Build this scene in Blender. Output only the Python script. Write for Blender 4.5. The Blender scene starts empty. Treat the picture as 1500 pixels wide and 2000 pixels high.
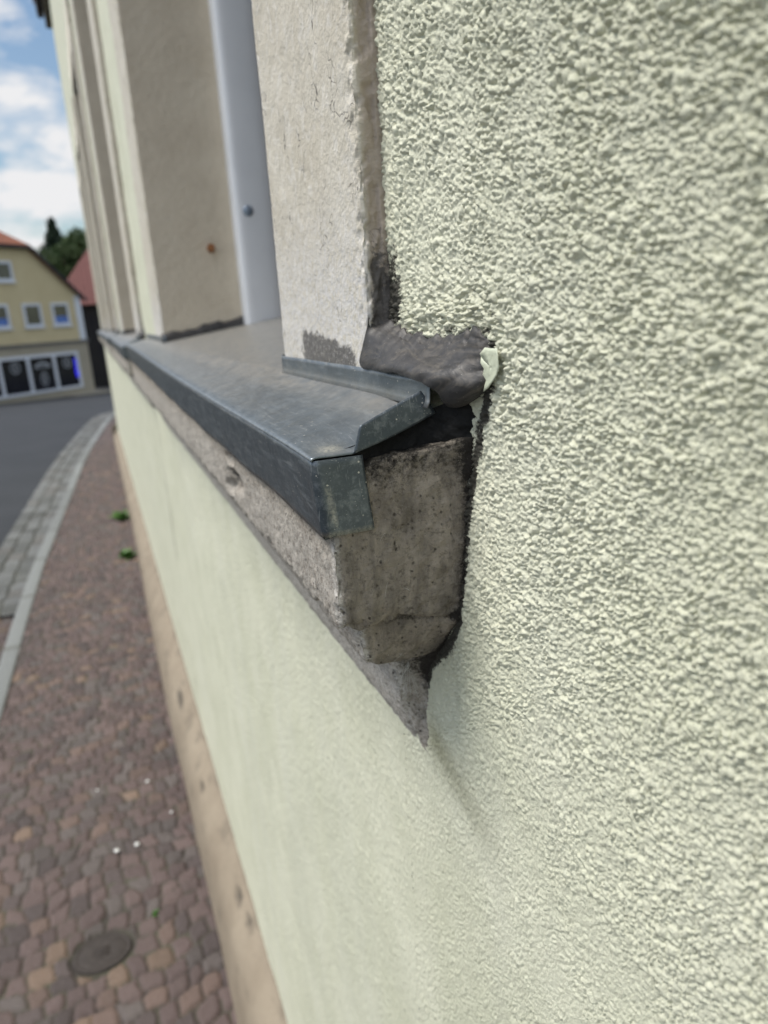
import bpy, math, random
import numpy as np
from mathutils import Matrix, Vector

sc = bpy.context.scene
COL = sc.collection
# ------------------------------------------------------------------ camera (metres, camera at the origin, pavement 1.83 below)
cd = bpy.data.cameras.new('camera'); cam = bpy.data.objects.new('camera', cd); COL.objects.link(cam)
cd.sensor_fit = 'VERTICAL'; cd.sensor_height = 36.0; cd.sensor_width = 27.0; cd.lens = 25.02
cd.clip_start = 0.01; cd.clip_end = 3000
cR = ((0.92645659, 0.15449772, -0.34323263), (-0.3717558, 0.23275146, -0.89867924), (-0.05895599, 0.96018603, 0.27306955))
cam.matrix_world = Matrix(cR).to_4x4()
cd.dof.use_dof = True; cd.dof.focus_distance = 0.365; cd.dof.aperture_fstop = 8.0
sc.camera = cam
# ------------------------------------------------------------------ world, sun, exposure
SUN_EL, SUN_AZ = 60.0, 286.0        # degrees; azimuth clockwise from +y
w = bpy.data.worlds.new('World'); sc.world = w; w.use_nodes = True
nt = w.node_tree; nt.nodes.clear()
def WN(t, **k):
    n = nt.nodes.new(t)
    for a, b in k.items(): setattr(n, a, b)
    return n
sky = WN('ShaderNodeTexSky', sky_type='NISHITA', sun_disc=False, sun_elevation=math.radians(SUN_EL), sun_rotation=math.radians(SUN_AZ), air_density=1.3, dust_density=0.6, ozone_density=2.2)
tc = WN('ShaderNodeTexCoord'); mp = WN('ShaderNodeMapping'); mp.inputs['Scale'].default_value = (1, 1, 2.2); mp.inputs['Location'].default_value = (0.37, 0.12, 0.30)
nz = WN('ShaderNodeTexNoise'); nz.inputs['Scale'].default_value = 6.5; nz.inputs['Detail'].default_value = 9; nz.inputs['Roughness'].default_value = 0.55; nz.inputs['Distortion'].default_value = 0.3
rp = WN('ShaderNodeValToRGB'); rp.color_ramp.elements[0].position = 0.46; rp.color_ramp.elements[1].position = 0.60
rp.color_ramp.elements[0].color = (0.0, 0.0, 0.0, 1)
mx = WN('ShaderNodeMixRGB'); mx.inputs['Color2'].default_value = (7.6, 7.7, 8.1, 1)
bg = WN('ShaderNodeBackground'); bg.inputs['Strength'].default_value = 0.1
ow = WN('ShaderNodeOutputWorld')
L = nt.links.new
L(tc.outputs['Generated'], mp.inputs['Vector']); L(mp.outputs[0], nz.inputs['Vector']); L(nz.outputs['Fac'], rp.inputs[0])
L(rp.outputs[0], mx.inputs['Fac']); 
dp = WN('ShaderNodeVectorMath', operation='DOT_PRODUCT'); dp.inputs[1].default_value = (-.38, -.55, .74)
mr = WN('ShaderNodeMapRange'); mr.inputs['From Min'].default_value = 0.1; mr.inputs['From Max'].default_value = 0.95; mr.inputs['To Min'].default_value = 1.0; mr.inputs['To Max'].default_value = 2.3  # clouds boosted overhead and behind the camera, added to light surfaces facing it
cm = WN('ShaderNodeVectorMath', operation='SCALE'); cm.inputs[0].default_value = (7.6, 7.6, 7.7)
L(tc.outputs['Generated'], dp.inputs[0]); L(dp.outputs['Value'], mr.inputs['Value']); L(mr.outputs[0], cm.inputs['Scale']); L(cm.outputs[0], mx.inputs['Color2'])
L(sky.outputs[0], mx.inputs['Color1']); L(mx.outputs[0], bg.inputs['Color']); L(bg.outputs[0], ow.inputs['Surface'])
sl = bpy.data.lights.new('sun', 'SUN'); sl.energy = 3.1; sl.angle = math.radians(24); sl.color = (1.0, 0.95, 0.87)
so = bpy.data.objects.new('sun', sl); COL.objects.link(so)
_e, _a = math.radians(SUN_EL), math.radians(SUN_AZ)
_sd = Vector((math.sin(_a)*math.cos(_e), math.cos(_a)*math.cos(_e), math.sin(_e)))
so.rotation_euler = _sd.to_track_quat('Z', 'Y').to_euler()
sc.view_settings.view_transform = 'Standard'; sc.view_settings.look = 'None'
sc.view_settings.exposure = 0.18; sc.view_settings.gamma = 1.0
sc.cycles.max_bounces = 6; sc.cycles.diffuse_bounces = 4

# ------------------------------------------------------------------ numpy noise
def hsh(i, j, s, k=0):
    i = np.asarray(i).astype(np.int64); j = np.asarray(j).astype(np.int64); k = np.asarray(k).astype(np.int64)
    n = (i*374761393 + j*668265263 + k*2147483647 + s*1274126177) & 0xFFFFFFFF
    n = ((n ^ (n >> 13)) * 1274126177) & 0xFFFFFFFF
    n = ((n ^ (n >> 16)) * 2246822519) & 0xFFFFFFFF
    return ((n ^ (n >> 15)) & 0xFFFFFF) / float(0x1000000)
def vn2(x, y, s=0):
    xi = np.floor(x); yi = np.floor(y); fx = x-xi; fy = y-yi
    fx = fx*fx*(3-2*fx); fy = fy*fy*(3-2*fy)
    a = hsh(xi, yi, s); b = hsh(xi+1, yi, s); c = hsh(xi, yi+1, s); d = hsh(xi+1, yi+1, s)
    return (a+(b-a)*fx)*(1-fy) + (c+(d-c)*fx)*fy
def fb2(x, y, s=0, o=4):
    t = 0; a = 1; m = 0
    for k in range(o):
        t = t + a*vn2(x*2**k, y*2**k, s+k*17); m += a; a *= .5
    return t/m
def vn3(p, s=0):
    q = np.floor(p); f = p-q; f = f*f*(3-2*f); r = 0
    for dx in (0, 1):
        for dy in (0, 1):
            for dz in (0, 1):
                wgt = (f[..., 0] if dx else 1-f[..., 0])*(f[..., 1] if dy else 1-f[..., 1])*(f[..., 2] if dz else 1-f[..., 2])
                r = r + wgt*hsh(q[..., 0]+dx, q[..., 1]+dy, s, q[..., 2]+dz)
    return r
def fb3(p, s=0, o=4):
    t = 0; a = 1; m = 0
    for k in range(o):
        t = t + a*vn3(p*2**k, s+k*13); m += a; a *= .5
    return t/m
def sstep(a, b, x):
    t = np.clip((x-a)/(b-a), 0, 1); return t*t*(3-2*t)
def blobs(u, v, s, jit=.8, rmin=.42, rvar=.4, dens=1.0):
    ui = np.floor(u); vi = np.floor(v); h = np.zeros_like(u)
    for di in (-1, 0, 1):
        for dj in (-1, 0, 1):
            a = ui+di; b = vi+dj
            cx = a+.5+jit*(hsh(a, b, s)-.5); cy = b+.5+jit*(hsh(a, b, s+1)-.5)
            R = rmin+rvar*hsh(a, b, s+2); H = .45+.55*hsh(a, b, s+3)
            if dens < 1: H = H*(hsh(a, b, s+4) < dens)
            st = .86+.28*hsh(a, b, s+5)
            d2 = (((u-cx)*st)**2+((v-cy)/st)**2)/(R*R)
            h = np.maximum(h, H*np.clip(1-d2, 0, 1)**.65)
    return h
def cells(u, v, s, jit=.45, p=3.0):
    """boxy cells in staggered rows: (gap to the neighbour, id a, id b)"""
    vi = np.floor(v); f1 = np.full_like(u, 9.); f2 = np.full_like(u, 9.); ia = np.zeros_like(u); ib = np.zeros_like(u)
    for dj in (-1, 0, 1):
        b = vi+dj; off = .5*(b % 2)+.5*(hsh(b, b*0, s+7)-.5); ui = np.floor(u-off)
        for di in (-1, 0, 1):
            a = ui+di
            cx = a+off+.5+jit*(hsh(a, b, s)-.5); cy = b+.5+jit*.7*(hsh(a, b, s+1)-.5)
            d = (np.abs(u-cx)**p+np.abs(v-cy)**p)**(1/p)
            n1 = d < f1
            f2 = np.where(n1, f1, np.minimum(f2, d)); ia = np.where(n1, a, ia); ib = np.where(n1, b, ib); f1 = np.where(n1, d, f1)
    return f2-f1, ia, ib

# ------------------------------------------------------------------ mesh accumulator
class MB:
    def __init__(s): s.v = []; s.n = 0; s.l = []; s.c = []; s.at = {}; s.mi = []
    def raw(s, V, faces, m=0, **at):
        V = np.asarray(V, float).reshape(-1, 3); s.v.append(V)
        for f in faces: s.l.append(np.asarray(f)+s.n); s.c.append([len(f)])
        s.mi.append(np.full(len(faces), m)); s._at(len(V), at); s.n += len(V); return s
    def _at(s, n, at):
        for k in set(list(s.at)+list(at)):
            if k not in s.at: s.at[k] = [np.zeros((s.n,)+(() if np.ndim(at[k]) < 2 or np.shape(at[k])[-1] != 3 else (3,)))] if s.n else []
            val = at.get(k)
            if val is None:
                sh = s.at[k][0].shape[1:] if s.at[k] else (); val = np.zeros((n,)+sh)
            elif np.ndim(val) == 0: val = np.full(n, val)
            s.at[k].append(np.asarray(val, float).reshape((n, -1) if np.size(val) == 3*n else (n,)))
    def grid(s, P, mask=None, m=0, **at):
        a, b = P.shape[:2]; idx = np.arange(a*b).reshape(a, b)
        q = np.stack([idx[:-1, :-1], idx[1:, :-1], idx[1:, 1:], idx[:-1, 1:]], -1).reshape(-1, 4)
        if mask is not None: q = q[mask.reshape(-1)]
        s.v.append(P.reshape(-1, 3)); s.l.append((q+s.n).reshape(-1)); s.c.append(np.full(len(q), 4)); s.mi.append(np.full(len(q), m))
        s._at(a*b, at); s.n += a*b; return s
    def box(s, x0, x1, y0, y1, z0, z1, m=0, b=0.0):
        if b <= 0:
            V = [(x, y, z) for x in (x0, x1) for y in (y0, y1) for z in (z0, z1)]
            return s.raw(V, [(0, 1, 3, 2), (4, 6, 7, 5), (0, 4, 5, 1), (2, 3, 7, 6), (0, 2, 6, 4), (1, 5, 7, 3)], m)
        V = []; X = (x0, x1); Y = (y0, y1); Z = (z0, z1); sg = (1, -1)
        for i in (0, 1):
            for j in (0, 1):
                for k in (0, 1):
                    V += [(X[i], Y[j]+sg[j]*b, Z[k]+sg[k]*b), (X[i]+sg[i]*b, Y[j], Z[k]+sg[k]*b), (X[i]+sg[i]*b, Y[j]+sg[j]*b, Z[k])]
        I = lambda i, j, k, a: (i*4+j*2+k)*3+a
        F = []
        for i in (0, 1): F.append([I(i, 0, 0, 0), I(i, 1, 0, 0), I(i, 1, 1, 0), I(i, 0, 1, 0)])
        for j in (0, 1): F.append([I(0, j, 0, 1), I(1, j, 0, 1), I(1, j, 1, 1), I(0, j, 1, 1)])
        for k in (0, 1): F.append([I(0, 0, k, 2), I(1, 0, k, 2), I(1, 1, k, 2), I(0, 1, k, 2)])
        for i in (0, 1):
            for j in (0, 1):
                F.append([I(i, j, 0, 0), I(i, j, 1, 0), I(i, j, 1, 1), I(i, j, 0, 1)])
                for k in (0, 1):
                    if j == 0: F.append([I(i, j, k, 0), I(i, j, k, 1), I(i, j, k, 2)]) if 0 else None
        for i in (0, 1):
            for k in (0, 1): F.append([I(i, 0, k, 0), I(i, 1, k, 0), I(i, 1, k, 2), I(i, 0, k, 2)])
        for j in (0, 1):
            for k in (0, 1): F.append([I(0, j, k, 1), I(1, j, k, 1), I(1, j, k, 2), I(0, j, k, 2)])
        for i in (0, 1):
            for j in (0, 1):
                for k in (0, 1): F.append([I(i, j, k, 0), I(i, j, k, 1), I(i, j, k, 2)])
        return s.raw(V, F, m)
    def tube(s, pts, r, n=6, m=0):
        pts = np.asarray(pts, float); r = np.broadcast_to(np.asarray(r, float), (len(pts),))
        t = np.gradient(pts, axis=0); t /= np.linalg.norm(t, axis=1)[:, None]+1e-12
        ref = np.array([0, 0, 1.]) if abs(t[0, 2]) < .9 else np.array([1., 0, 0])
        a = np.cross(t, ref); a /= np.linalg.norm(a, axis=1)[:, None]+1e-12; b = np.cross(t, a)
        th = np.linspace(0, 2*np.pi, n+1)
        P = pts[:, None]+r[:, None, None]*(np.cos(th)[None, :, None]*a[:, None]+np.sin(th)[None, :, None]*b[:, None])
        s.grid(P, m=m)
        s.raw(P[0, :-1], [list(range(n))], m); s.raw(P[-1, :-1], [list(range(n))[::-1]], m); return s
    def build(s, name, mats, parent=None, smooth=False, fix=True):
        me = bpy.data.meshes.new(name)
        V = np.concatenate(s.v); Lp = np.concatenate([np.asarray(x).reshape(-1) for x in s.l]).astype(np.int32); C = np.concatenate([np.asarray(x) for x in s.c]).astype(np.int32)
        me.vertices.add(len(V)); me.vertices.foreach_set('co', V.astype(np.float32).reshape(-1))
        me.loops.add(len(Lp)); me.loops.foreach_set('vertex_index', Lp)
        me.polygons.add(len(C)); me.polygons.foreach_set('loop_start', np.concatenate([[0], np.cumsum(C)[:-1]]).astype(np.int32)); me.polygons.foreach_set('loop_total', C)
        if not isinstance(mats, (list, tuple)): mats = [mats]
        for mm in mats: me.materials.append(mm)
        me.polygons.foreach_set('material_index', np.concatenate(s.mi).astype(np.int32))
        me.polygons.foreach_set('use_smooth', np.full(len(C), bool(smooth)))
        me.update(calc_edges=True); me.validate()
        for k, parts in s.at.items():
            A = np.concatenate(parts)
            if A.ndim == 2:
                at = me.attributes.new(k, 'FLOAT_COLOR', 'POINT'); at.data.foreach_set('color', np.concatenate([A, np.ones((len(A), 1))], 1).astype(np.float32).reshape(-1))
            else:
                at = me.attributes.new(k, 'FLOAT', 'POINT'); at.data.foreach_set('value', A.astype(np.float32))
        o = bpy.data.objects.new(name, me); COL.objects.link(o)
        if parent: o.parent = parent
        return o
def tag(o, label=None, cat=None, group=None, kind=None):
    for k, v in (('label', label), ('category', cat), ('group', group), ('kind', kind)):
        if v: o[k] = v
    return o
def empty(name, loc=(0, 0, 0), rz=0, mat=None):
    o = bpy.data.objects.new(name, None); COL.objects.link(o); o.location = loc; o.rotation_euler = (0, 0, rz); o.empty_display_size = .1; return o
def normals(P):
    a = np.gradient(P, axis=0); b = np.gradient(P, axis=1); n = np.cross(a, b); return n/(np.linalg.norm(n, axis=-1)[..., None]+1e-12)
def resamp(pts, step):
    """polyline resampled at about the given steps, corners kept; returns points and arc length"""
    pts = np.asarray(pts, float); out = []
    for a, b in zip(pts[:-1], pts[1:]):
        n = max(1, int(round(np.linalg.norm(b-a)/step))); out += [a+(b-a)*k/n for k in range(n)]
    out.append(pts[-1]); return np.array(out)
def chaikin(pts, it=2):
    pts = np.asarray(pts, float)
    for _ in range(it):
        q = [pts[0]]
        for a, b in zip(pts[:-1], pts[1:]): q += [a*.75+b*.25, a*.25+b*.75]
        q.append(pts[-1]); pts = np.array(q)
    return pts

# ------------------------------------------------------------------ materials
def mat(name): m = bpy.data.materials.new(name); m.use_nodes = True; return m
class NT:
    def __init__(s, name):
        s.m = mat(name); s.t = s.m.node_tree; s.b = s.t.nodes['Principled BSDF']; s._co = None
    def n(s, t, ins=None, **k):
        nd = s.t.nodes.new(t)
        for a, b in k.items(): setattr(nd, a, b)
        for a, b in (ins or {}).items(): s.set(nd.inputs[a], b)
        return nd
    def set(s, i, v):
        if isinstance(v, bpy.types.NodeSocket): s.t.links.new(v, i)
        elif isinstance(v, bpy.types.Node): s.t.links.new(v.outputs[0], i)
        else:
            if hasattr(i.default_value, '__len__') and len(i.default_value) == 4 and len(v) == 3: v = tuple(v)+(1,)
            i.default_value = v
    def co(s, scale=(1, 1, 1)):
        t = s.n('ShaderNodeTexCoord').outputs['Object']
        return s.n('ShaderNodeMapping', {'Vector': t, 'Scale': scale}).outputs[0]
    def noise(s, scale, detail=4, rough=.55, dist=0, stretch=(1, 1, 1)):
        return s.n('ShaderNodeTexNoise', {'Vector': s.co(stretch), 'Scale': scale, 'Detail': detail, 'Roughness': rough, 'Distortion': dist}).outputs['Fac']
    def voro(s, scale, feature='F1', stretch=(1, 1, 1), out='Distance', rnd=1.0):
        return s.n('ShaderNodeTexVoronoi', {'Vector': s.co(stretch), 'Scale': scale, 'Randomness': rnd}, feature=feature).outputs[out]
    def ramp(s, fac, a, b, lo=0., hi=1.):
        return s.n('ShaderNodeMapRange', {'Value': fac, 'From Min': a, 'From Max': b, 'To Min': lo, 'To Max': hi}, clamp=True).outputs[0]
    def mix(s, fac, a, b, mode='MIX'):
        nd = s.n('ShaderNodeMixRGB', blend_type=mode); s.set(nd.inputs[0], fac); s.set(nd.inputs[1], a); s.set(nd.inputs[2], b); return nd.outputs[0]
    def math(s, op, a, b=0.): nd = s.n('ShaderNodeMath', operation=op); s.set(nd.inputs[0], a); s.set(nd.inputs[1], b); return nd.outputs[0]
    def attr(s, name, out='Fac'): return s.n('ShaderNodeAttribute', attribute_name=name).outputs[out]
    def bump(s, h, dist=.001, strength=1.):
        s.set(s.b.inputs['Normal'], s.n('ShaderNodeBump', {'Height': h, 'Distance': dist, 'Strength': strength}).outputs[0])
    def fin(s, col, rough=.8, metal=0., spec=.4):
        s.set(s.b.inputs['Base Color'], col); s.set(s.b.inputs['Roughness'], rough); s.set(s.b.inputs['Metallic'], metal); s.set(s.b.inputs['Specular IOR Level'], spec); return s.m

M = {}
def m_plaster(name, big):
    t = NT(name)
    c = t.mix(t.ramp(t.noise(9, 4), .35, .65), (.605, .612, .468), (.685, .688, .545))
    c = t.mix(t.ramp(t.noise(2.2, 3, stretch=(1, 5, .5)), .45, .75, 0, .35), c, (.63, .635, .535))
    c = t.mix(t.ramp(t.noise(420, 2), .62, .80, 0, .16), c, (.40, .41, .33))
    if not big:
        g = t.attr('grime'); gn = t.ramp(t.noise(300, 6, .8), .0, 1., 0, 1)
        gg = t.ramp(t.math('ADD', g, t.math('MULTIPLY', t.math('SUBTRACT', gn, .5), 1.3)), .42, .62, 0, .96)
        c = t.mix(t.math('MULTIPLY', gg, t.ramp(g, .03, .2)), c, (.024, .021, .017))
        c = t.mix(t.attr('moss'), c, (.22, .215, .13))
    if big: t.bump(t.math('ADD', t.noise(260, 3, .6), t.math('MULTIPLY', t.voro(330), -.6)), .0022, .9)
    else: t.bump(t.math('ADD', t.noise(1300, 4, .7), t.noise(600, 3)), .00055, 1.)
    return t.fin(c, .62, 0, .35)
M['plaster'] = m_plaster('green_plaster', False); M['plaster_far'] = m_plaster('green_plaster_far', True)

def m_surround():
    t = NT('surround_paint')
    c = t.mix(t.ramp(t.noise(14, 5, .6), .3, .7), (.50, .455, .365), (.62, .58, .49))
    c = t.mix(t.ramp(t.noise(60, 5, .7, 1.2), .50, .64, 0, .7), c, (.67, .64, .58)); c = t.mix(t.ramp(t.noise(150, 5, .8, .8, (1, 1, .5)), .62, .70, 0, .5), c, (.30, .265, .21))
    c = t.mix(t.math('MULTIPLY', t.attr('base'), t.ramp(t.noise(230, 4, .7), .35, .62)), c, (.62, .605, .59))
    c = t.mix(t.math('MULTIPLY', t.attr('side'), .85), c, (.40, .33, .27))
    gg = t.ramp(t.math('ADD', t.attr('grime'), t.math('MULTIPLY', t.math('SUBTRACT', t.noise(300, 6, .8), .5), 1.5)), .38, .66, 0, .92)
    c = t.mix(t.math('MULTIPLY', gg, t.ramp(t.attr('grime'), .03, .2)), c, (.085, .08, .076))
    crk = t.math('LESS_THAN', t.n('ShaderNodeTexVoronoi', {'Vector': t.n('ShaderNodeMapping', {'Vector': t.n('ShaderNodeMixRGB', {0: .04, 1: t.co(), 2: t.n('ShaderNodeTexNoise', {'Vector': t.co(), 'Scale': 60.}).outputs['Color']}, blend_type='ADD').outputs[0], 'Scale': (1, 1, .45)}).outputs[0], 'Scale': 42.}, feature='DISTANCE_TO_EDGE').outputs['Distance'], .014)
    crk = t.math('MULTIPLY', crk, t.ramp(t.noise(20, 3), .54, .60))
    c = t.mix(t.math('MULTIPLY', crk, .8), c, (.10, .085, .07))
    h = t.math('SUBTRACT', t.math('ADD', t.noise(350, 5, .65), t.math('MULTIPLY', t.noise(90, 3), 1.2)), crk)
    t.bump(h, .0011, 1.)
    return t.fin(c, .6, 0, .35)
M['surround'] = m_surround()
def m_reveal():
    t = NT('reveal_render')
    c = t.mix(t.ramp(t.noise(11, 5, .6), .3, .7), (.64, .555, .43), (.73, .645, .51))
    c = t.mix(t.ramp(t.noise(90, 4, .7), .6, .75, 0, .4), c, (.48, .425, .345))
    t.bump(t.math('ADD', t.noise(120, 5, .6), t.voro(60)), .0015, .8)
    return t.fin(c, .75, 0, .3)
M['reveal'] = m_reveal()
def m_stone():
    t = NT('weathered_sandstone')
    c = t.mix(t.ramp(t.noise(26, 6, .65), .3, .7), (.27, .235, .195), (.43, .39, .335))
    c = t.mix(t.ramp(t.noise(120, 5, .7, .6, (1, 1, .35)), .5, .66, 0, .7), c, (.155, .13, .105))
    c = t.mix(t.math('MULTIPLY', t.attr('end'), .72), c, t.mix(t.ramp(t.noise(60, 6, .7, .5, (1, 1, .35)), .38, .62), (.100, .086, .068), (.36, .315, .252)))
    c = t.mix(t.math('MULTIPLY', t.attr('pale'), t.ramp(t.noise(240, 5, .75), .3, .58)), c, (.60, .575, .53))
    pit = t.ramp(t.math('ADD', t.voro(240, stretch=(1, 1, .8)), t.math('MULTIPLY', t.noise(260, 5, .8), .75)), .40, .56, 1, 0)
    pit = t.math('MULTIPLY', pit, t.ramp(t.noise(70, 4, .7), .44, .54))
    c = t.mix(t.math('MULTIPLY', t.ramp(t.noise(300, 6, .8), .52, .62), .55), c, (.07, .06, .048))
    c = t.mix(t.math('MULTIPLY', pit, .7), c, (.04, .034, .028))
    gg = t.ramp(t.math('ADD', t.attr('grime'), t.math('MULTIPLY', t.math('SUBTRACT', t.noise(330, 6, .8), .5), 1.6)), .35, .75, 0, .95)
    c = t.mix(t.math('MULTIPLY', gg, t.ramp(t.attr('grime'), .03, .2)), c, (.016, .014, .012))
    c = t.mix(t.ramp(t.voro(520), .05, .09, .5, 0), c, (.6, .58, .54))
    h = t.math('ADD', t.math('MULTIPLY', t.noise(420, 5, .7), .8), t.noise(130, 4, .6))
    t.bump(t.math('SUBTRACT', h, t.math('MULTIPLY', pit, 1.2)), .0022, 1.)
    return t.fin(c, .8, 0, .25)
M['stone'] = m_stone()
def m_zinc(name, dust=True, k=1.):
    t = NT(name)
    n1 = t.noise(30, 5, .65); n2 = t.noise(190, 5, .7, .4, (1, .18, 1)); n3 = t.noise(900, 2)
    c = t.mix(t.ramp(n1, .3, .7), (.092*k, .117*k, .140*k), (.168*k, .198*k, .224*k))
    c = t.mix(t.ramp(n2, .50, .70, 0, .55), c, (.27, .30, .325)); c = t.mix(t.ramp(t.noise(45, 6, .75, 1.5, (1, .3, 1)), .55, .72, 0, .35), c, (.06, .072, .085)); sc_ = t.ramp(t.n('ShaderNodeTexNoise', {'Vector': t.n('ShaderNodeMapping', {'Vector': t.co(), 'Scale': (260., 9., 40.), 'Rotation': (0., 0., .5)}).outputs[0], 'Scale': 3., 'Detail': 2.}).outputs['Fac'], .66, .72, 0, .5); c = t.mix(sc_, c, (.33, .35, .36))
    c = t.mix(t.ramp(n3, .6, .75, 0, .35), c, (.25, .265, .27))
    if dust:
        d = t.attr('dust'); c = t.mix(t.math('MULTIPLY', d, t.ramp(t.noise(70, 5, .65, .5), .28, .62, .25, 1)), c, (.36, .345, .315))
    c = t.mix(t.math('MULTIPLY', t.attr('edge'), t.ramp(t.noise(200, 4, .7), .35, .6)), c, (.30, .33, .35))  # highlight along the rolled front edge, put into the colour
    sp = t.math('MULTIPLY', t.ramp(t.voro(190), .075, .11, 1, 0), t.ramp(t.noise(38, 2), .46, .52))
    c = t.mix(t.math('MULTIPLY', sp, .85), c, (.62, .60, .55))
    sp2 = t.math('MULTIPLY', t.ramp(t.voro(480), .09, .14, 1, 0), t.ramp(t.noise(60, 2), .40, .50))
    c = t.mix(t.math('MULTIPLY', sp2, .6), c, (.55, .55, .53))
    c = t.mix(t.math('MULTIPLY', t.attr('chalk'), t.ramp(t.noise(600, 3, .7), .35, .55)), c, (.50, .49, .43))
    t.bump(t.math('ADD', t.noise(60, 3), t.math('MULTIPLY', n3, .25)), .0005, .5)
    r = t.ramp(t.noise(110, 4, .7), .3, .7, .30, .50)
    return t.fin(c, r, .6, .5)
M['zinc'] = m_zinc('weathered_zinc'); M['zinc_shaded'] = m_zinc('zinc_shaded_sides', False, .62)  # second copy is darker: shade of the upright faces put into the colour
def m_seal():
    t = NT('bitumen_sealant')
    c = t.mix(t.ramp(t.noise(45, 4, .6, 1), .3, .7), (.028, .028, .030), (.066, .062, .060))
    c = t.mix(t.math('MULTIPLY', t.ramp(t.noise(90, 6, .75, 2.0, (1, .3, 1)), .50, .64, 0, .6), 1.), c, (.13, .115, .097))
    c = t.mix(t.math('MULTIPLY', t.ramp(t.voro(380), .05, .08, 1, 0), .8), c, (.45, .43, .40))
    t.bump(t.math('ADD', t.noise(90, 4, .55, 2.2, (1, .35, 1)), t.math('MULTIPLY', t.noise(700, 3), .10)), .0007, .8)
    return t.fin(c, t.ramp(t.noise(80, 3), .3, .7, .42, .66), 0, .45)
M['seal'] = m_seal()
def simple(name, c1, c2, scale=8, rough=.7, metal=0., bump=None, spec=.4, c3=None):
    t = NT(name); c = t.mix(t.ramp(t.noise(scale, 5, .6), .3, .7), c1, c2)
    if c3: c = t.mix(t.ramp(t.noise(scale*6, 4, .7), .58, .72, 0, .7), c, c3)
    if bump: t.bump(t.noise(bump[0], 4, .6), bump[1], .8)
    return t.fin(c, rough, metal, spec)
M['tar'] = simple('shaded_tar', (.003, .003, .003), (.008, .008, .008), 120, .7, 0, (400, .001), .3)
M['mortar'] = simple('grey_mortar', (.10, .10, .10), (.20, .195, .185), 60, .85, 0, (300, .001))
M['rail'] = simple('anodised_aluminium', (.78, .80, .83), (.85, .87, .90), 6, .30, 0., None, .5)
M['frame'] = simple('dark_brown_wood', (.035, .022, .014), (.07, .045, .028), 12, .5, 0, (80, .0006))
M['dark'] = simple('dark_room', (.01, .01, .012), (.02, .02, .02), 2, .9)
M['glass'] = simple('window_glass', (.012, .015, .018), (.02, .024, .028), 2, .06, 0, None, .6)
M['steel'] = simple('screw_steel', (.20, .25, .32), (.30, .36, .44), 300, .4, .3)
M['rust'] = simple('rust', (.22, .09, .035), (.33, .15, .06), 500, .85, .1, (900, .0004))
M['flap'] = simple('paint_skin', (.52, .56, .42), (.60, .63, .49), 150, .4, 0, (300, .0006))
def m_plinth():
    t = NT('plinth_paint'); c = t.mix(t.ramp(t.noise(6, 5, .65), .3, .7), (.235, .192, .142), (.315, .265, .20))
    c = t.mix(t.ramp(t.noise(40, 5, .7), .56, .70, 0, .5), c, (.20, .165, .125)); c = t.mix(t.math('MULTIPLY', t.attr('grime'), .85), c, (.06, .052, .042))
    t.bump(t.noise(90, 5, .65), .002, .9); return t.fin(c, .75, 0, .35)
M['plinth'] = m_plinth()
def m_cob(name, joint):
    t = NT(name); c = t.attr('tint', 'Color')
    c = t.mix(t.ramp(t.noise(70, 5, .7), .35, .65, 0, .45), c, t.mix(.5, c, (.05, .04, .038)))
    c = t.mix(t.ramp(t.noise(220, 4, .7), .6, .75, 0, .4), c, (.30, .27, .25))
    c = t.mix(t.attr('joint'), c, t.mix(t.ramp(t.noise(6, 4), .42, .6), joint, (.075, .075, .05)))
    t.bump(t.noise(160, 5, .7), .004, .8)
    return t.fin(c, .72, 0, .4)
M['cob'] = m_cob('porphyry_setts', (.045, .038, .034)); M['granite'] = m_cob('granite_setts', (.06, .058, .05))
def m_asph():
    t = NT('asphalt'); c = t.mix(t.ramp(t.noise(1.2, 5), .3, .7), (.024, .028, .034), (.034, .038, .045))
    c = t.mix(t.ramp(t.noise(150, 3, .7), .55, .75, 0, .5), c, (.065, .067, .07)); t.bump(t.noise(180, 3), .004, .7); return t.fin(c, .8)
M['asph'] = m_asph()
M['soil'] = simple('terrain', (.05, .06, .035), (.09, .09, .06), .6, .95)
M['cover'] = simple('cast_iron', (.035, .029, .026), (.062, .052, .047), 60, .8, .1, (200, .001))

# ================================================================== THE TOWN HOUSE
XW = .17
house = empty('town_house', (XW, 0, -1.83))
tag(house, 'old pale green roughcast house with beige plinth and beige window surrounds, filling the right side', 'house')
house.location = (0, 0, 0)
PER, OPW, SW = 2.19, 1.14, .21
WIN = [.62+PER*k for k in range(5)]
END = 12.45
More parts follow.
